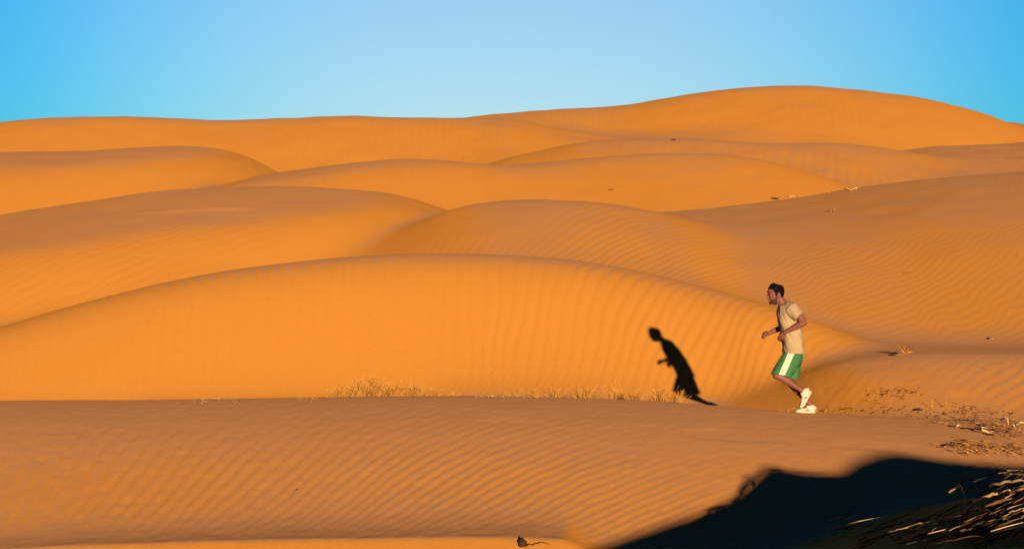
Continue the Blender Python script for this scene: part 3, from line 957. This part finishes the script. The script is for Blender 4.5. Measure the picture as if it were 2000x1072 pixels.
clod(1020, 1066, .042, .052, "dark pointed rock poking up at the bottom edge of the picture", "rock", 1, name="rock")
stalk("dry_twig", [(1026, 1064, .03), (1040, 1063, .03), (1058, 1059, .035)], .005, M['clod'], "thin dark twig lying to the right of the dark pointed rock", "twig", seed=30)
clod(579, 957, .012, .010, "tiny dark pebble alone on the rippled foreground slope", "pebble", 3, name="pebble")
clod(1793, 802, .06, .022, "small black clod on the flat sand right of the runner", "clod", 4)
clod(1757, 694, .09, .03, "grey brown clod on the low crest right of the runner", "clod", 5, 'twig')
clod(1936, 663, .05, .03, "small brown clod high on the slope at the right", "clod", 6, 'twig')
clod(1851, 873, .07, .02, "black clump at the left end of the straw litter patch", "clod", 7)
clod(1932, 850, .05, .018, "dark clod lying below the leftmost bent reed leaf", "clod", 8)
clod(1882, 860, .03, .012, "small dark clod just above the straw litter patch", "clod", 9)


def brush(u, v, w, h, n, label, seed, mats=('straw', 'straw_red'), red=.4):
    """Small dead brush: a few stiff twigs from one root."""
    rnd = random.Random(seed)
    g = ground(u, v, 12.0, 170.0, True)
    bm = bmesh.new()
    for i in range(n):
        a = rnd.uniform(0, 2 * math.pi); r = rnd.uniform(.2, 1)
        p0 = Vector((rnd.gauss(0, .12) * w, rnd.gauss(0, .1) * w, -.01))
        p2 = Vector((math.cos(a) * w * r, math.sin(a) * w * r * .7, h * rnd.uniform(.2, 1)))
        p1 = p0.lerp(p2, .5) + Vector((0, 0, h * .15))
        flat_stem(bm, [p0, p1, p2], .004 + g[1] * .00012, .6, 1 if rnd.random() < red else 0, 5)
    o = link_mesh("dead_brush", bm, [M[m] for m in mats])
    o.location = g
    tag(o, label, "dead brush")


brush(1768, 692, .13, .14, 40, "small rusty twig brush beside the grey brown clod on the low crest", 40)
brush(1315, 275, .16, .09, 12, "tiny dark brush on the far grey ridge below the highest dune", 41, ('clod', 'clod'))
brush(1545, 386, .22, .08, 26, "pale dry brush at the left on the crest of the long right hand slope", 42, ('reed', 'straw_red'), .3)
brush(1515, 390, .18, .08, 20, "dark dry brush farthest left on the crest of the long right hand slope", 43, ('clod', 'straw_red'), .3)
brush(1662, 371, .26, .07, 26, "pale dry brush in the middle of the crest of the long right hand slope", 44, ('reed', 'straw_red'), .3)
brush(1625, 413, .16, .07, 14, "small brown brush just below the crest of the long right hand slope", 45)
brush(1195, 372, .15, .05, 12, "tiny rusty brush on the smooth bright face of the third dune row", 46, ('straw_red', 'straw_red'))


def litter(name, label, spots, seed, mats, length, wid, lift=(.0, .03), align=None):
    """Scattered broken straw, far too many bits to count."""
    rnd = random.Random(seed)
    bm = bmesh.new()
    for (u, v, su, sv, n) in spots:
        for i in range(n):
            uu, vv = rnd.gauss(u, su), rnd.gauss(v, sv)
            g = spot(uu, vv, 0.0, 9.0)
            x, y = g.x, g.y
            a = rnd.uniform(0, math.pi) if align is None else rnd.gauss(align, .5)
            L_ = rnd.uniform(.3, 1) * length; w = wid * rnd.uniform(.5, 1.2)
            d = Vector((math.cos(a), math.sin(a), 0)) * L_ / 2
            hA, hB = hz(x - d.x, y - d.y), hz(x + d.x, y + d.y)
            if lift == 'shade':                         # heaped litter that only just reaches the light here and there
                k = 1.0 if rnd.random() < (.45 if v < 1005 and u > 1900 else .10) else rnd.random() * .75
                lA = max(.0, shade_z(x - d.x, y - d.y) - hA + .012) * k; lB = max(.0, shade_z(x + d.x, y + d.y) - hB + .012) * k
                lA, lB = min(lA, .2), min(lB, .2)
            else:
                lA, lB = rnd.uniform(*lift), rnd.uniform(*lift)
            p0 = Vector((x - d.x, y - d.y, hA + lA))
            p1 = Vector((x + d.x, y + d.y, hB + lB))
            md = p0.lerp(p1, .5) + Vector((rnd.uniform(-.1, .1) * L_, rnd.uniform(-.1, .1) * L_, rnd.uniform(0, .12) * L_ * (0 if lift == 'shade' else 1)))
            flat_stem(bm, [p0, md, p1], w, .5, rnd.choice([0, 0, 1, len(mats) - 1]), 4)
    o = link_mesh(name, bm, [M[m] for m in mats])
    tag(o, label, kind='stuff')
    return o


litter("straw_litter", "broken straw scattered over the flat sand at the right edge",
       [(1760, 766, 30, 4, 40), (1745, 775, 40, 7, 30), (1740, 805, 25, 4, 20), (1660, 800, 30, 4, 14), (1880, 803, 22, 5, 40), (1840, 816, 50, 4, 34), (1900, 826, 40, 6, 60), (1960, 842, 26, 8, 80), (1950, 812, 30, 6, 30),
        (1880, 870, 20, 4, 70), (1925, 874, 30, 5, 90), (1975, 880, 20, 6, 60), (1905, 886, 25, 4, 36)], 5, ['straw', 'twig', 'straw_red'], .13, .0045)
litter("crest_straw", "tiny pale straw bits along the foreground crest", [(430, 783, 55, 3, 20), (600, 779, 30, 2.5, 12), (400, 779, 10, 1.5, 8), (1010, 776, 40, 2, 20), (1610, 805, 25, 2, 20), (1530, 803, 12, 1.5, 10)], 6, ['straw', 'reed'], .09, .0035, (.0, .015))
litter("slope_litter", "dark and pale specks scattered over the long right hand slope", [(1760, 470, 120, 50, 3), (1600, 374, 40, 3, 16), (1500, 393, 40, 3, 10)], 7, ['twig', 'straw', 'straw_red'], .16, .008, (.0, .02))
litter("stalk_litter", "tangled dry stalks half lost in the dark corner",
       [(1965, 965, 22, 12, 50), (1955, 1000, 32, 14, 80), (1870, 1030, 60, 14, 80), (1760, 1048, 50, 10, 50), (1680, 1062, 40, 7, 30), (1930, 1045, 50, 14, 90), (1985, 985, 14, 20, 50)], 8, ['twig', 'reed', 'clod'], .26, .0048, 'shade', .22)
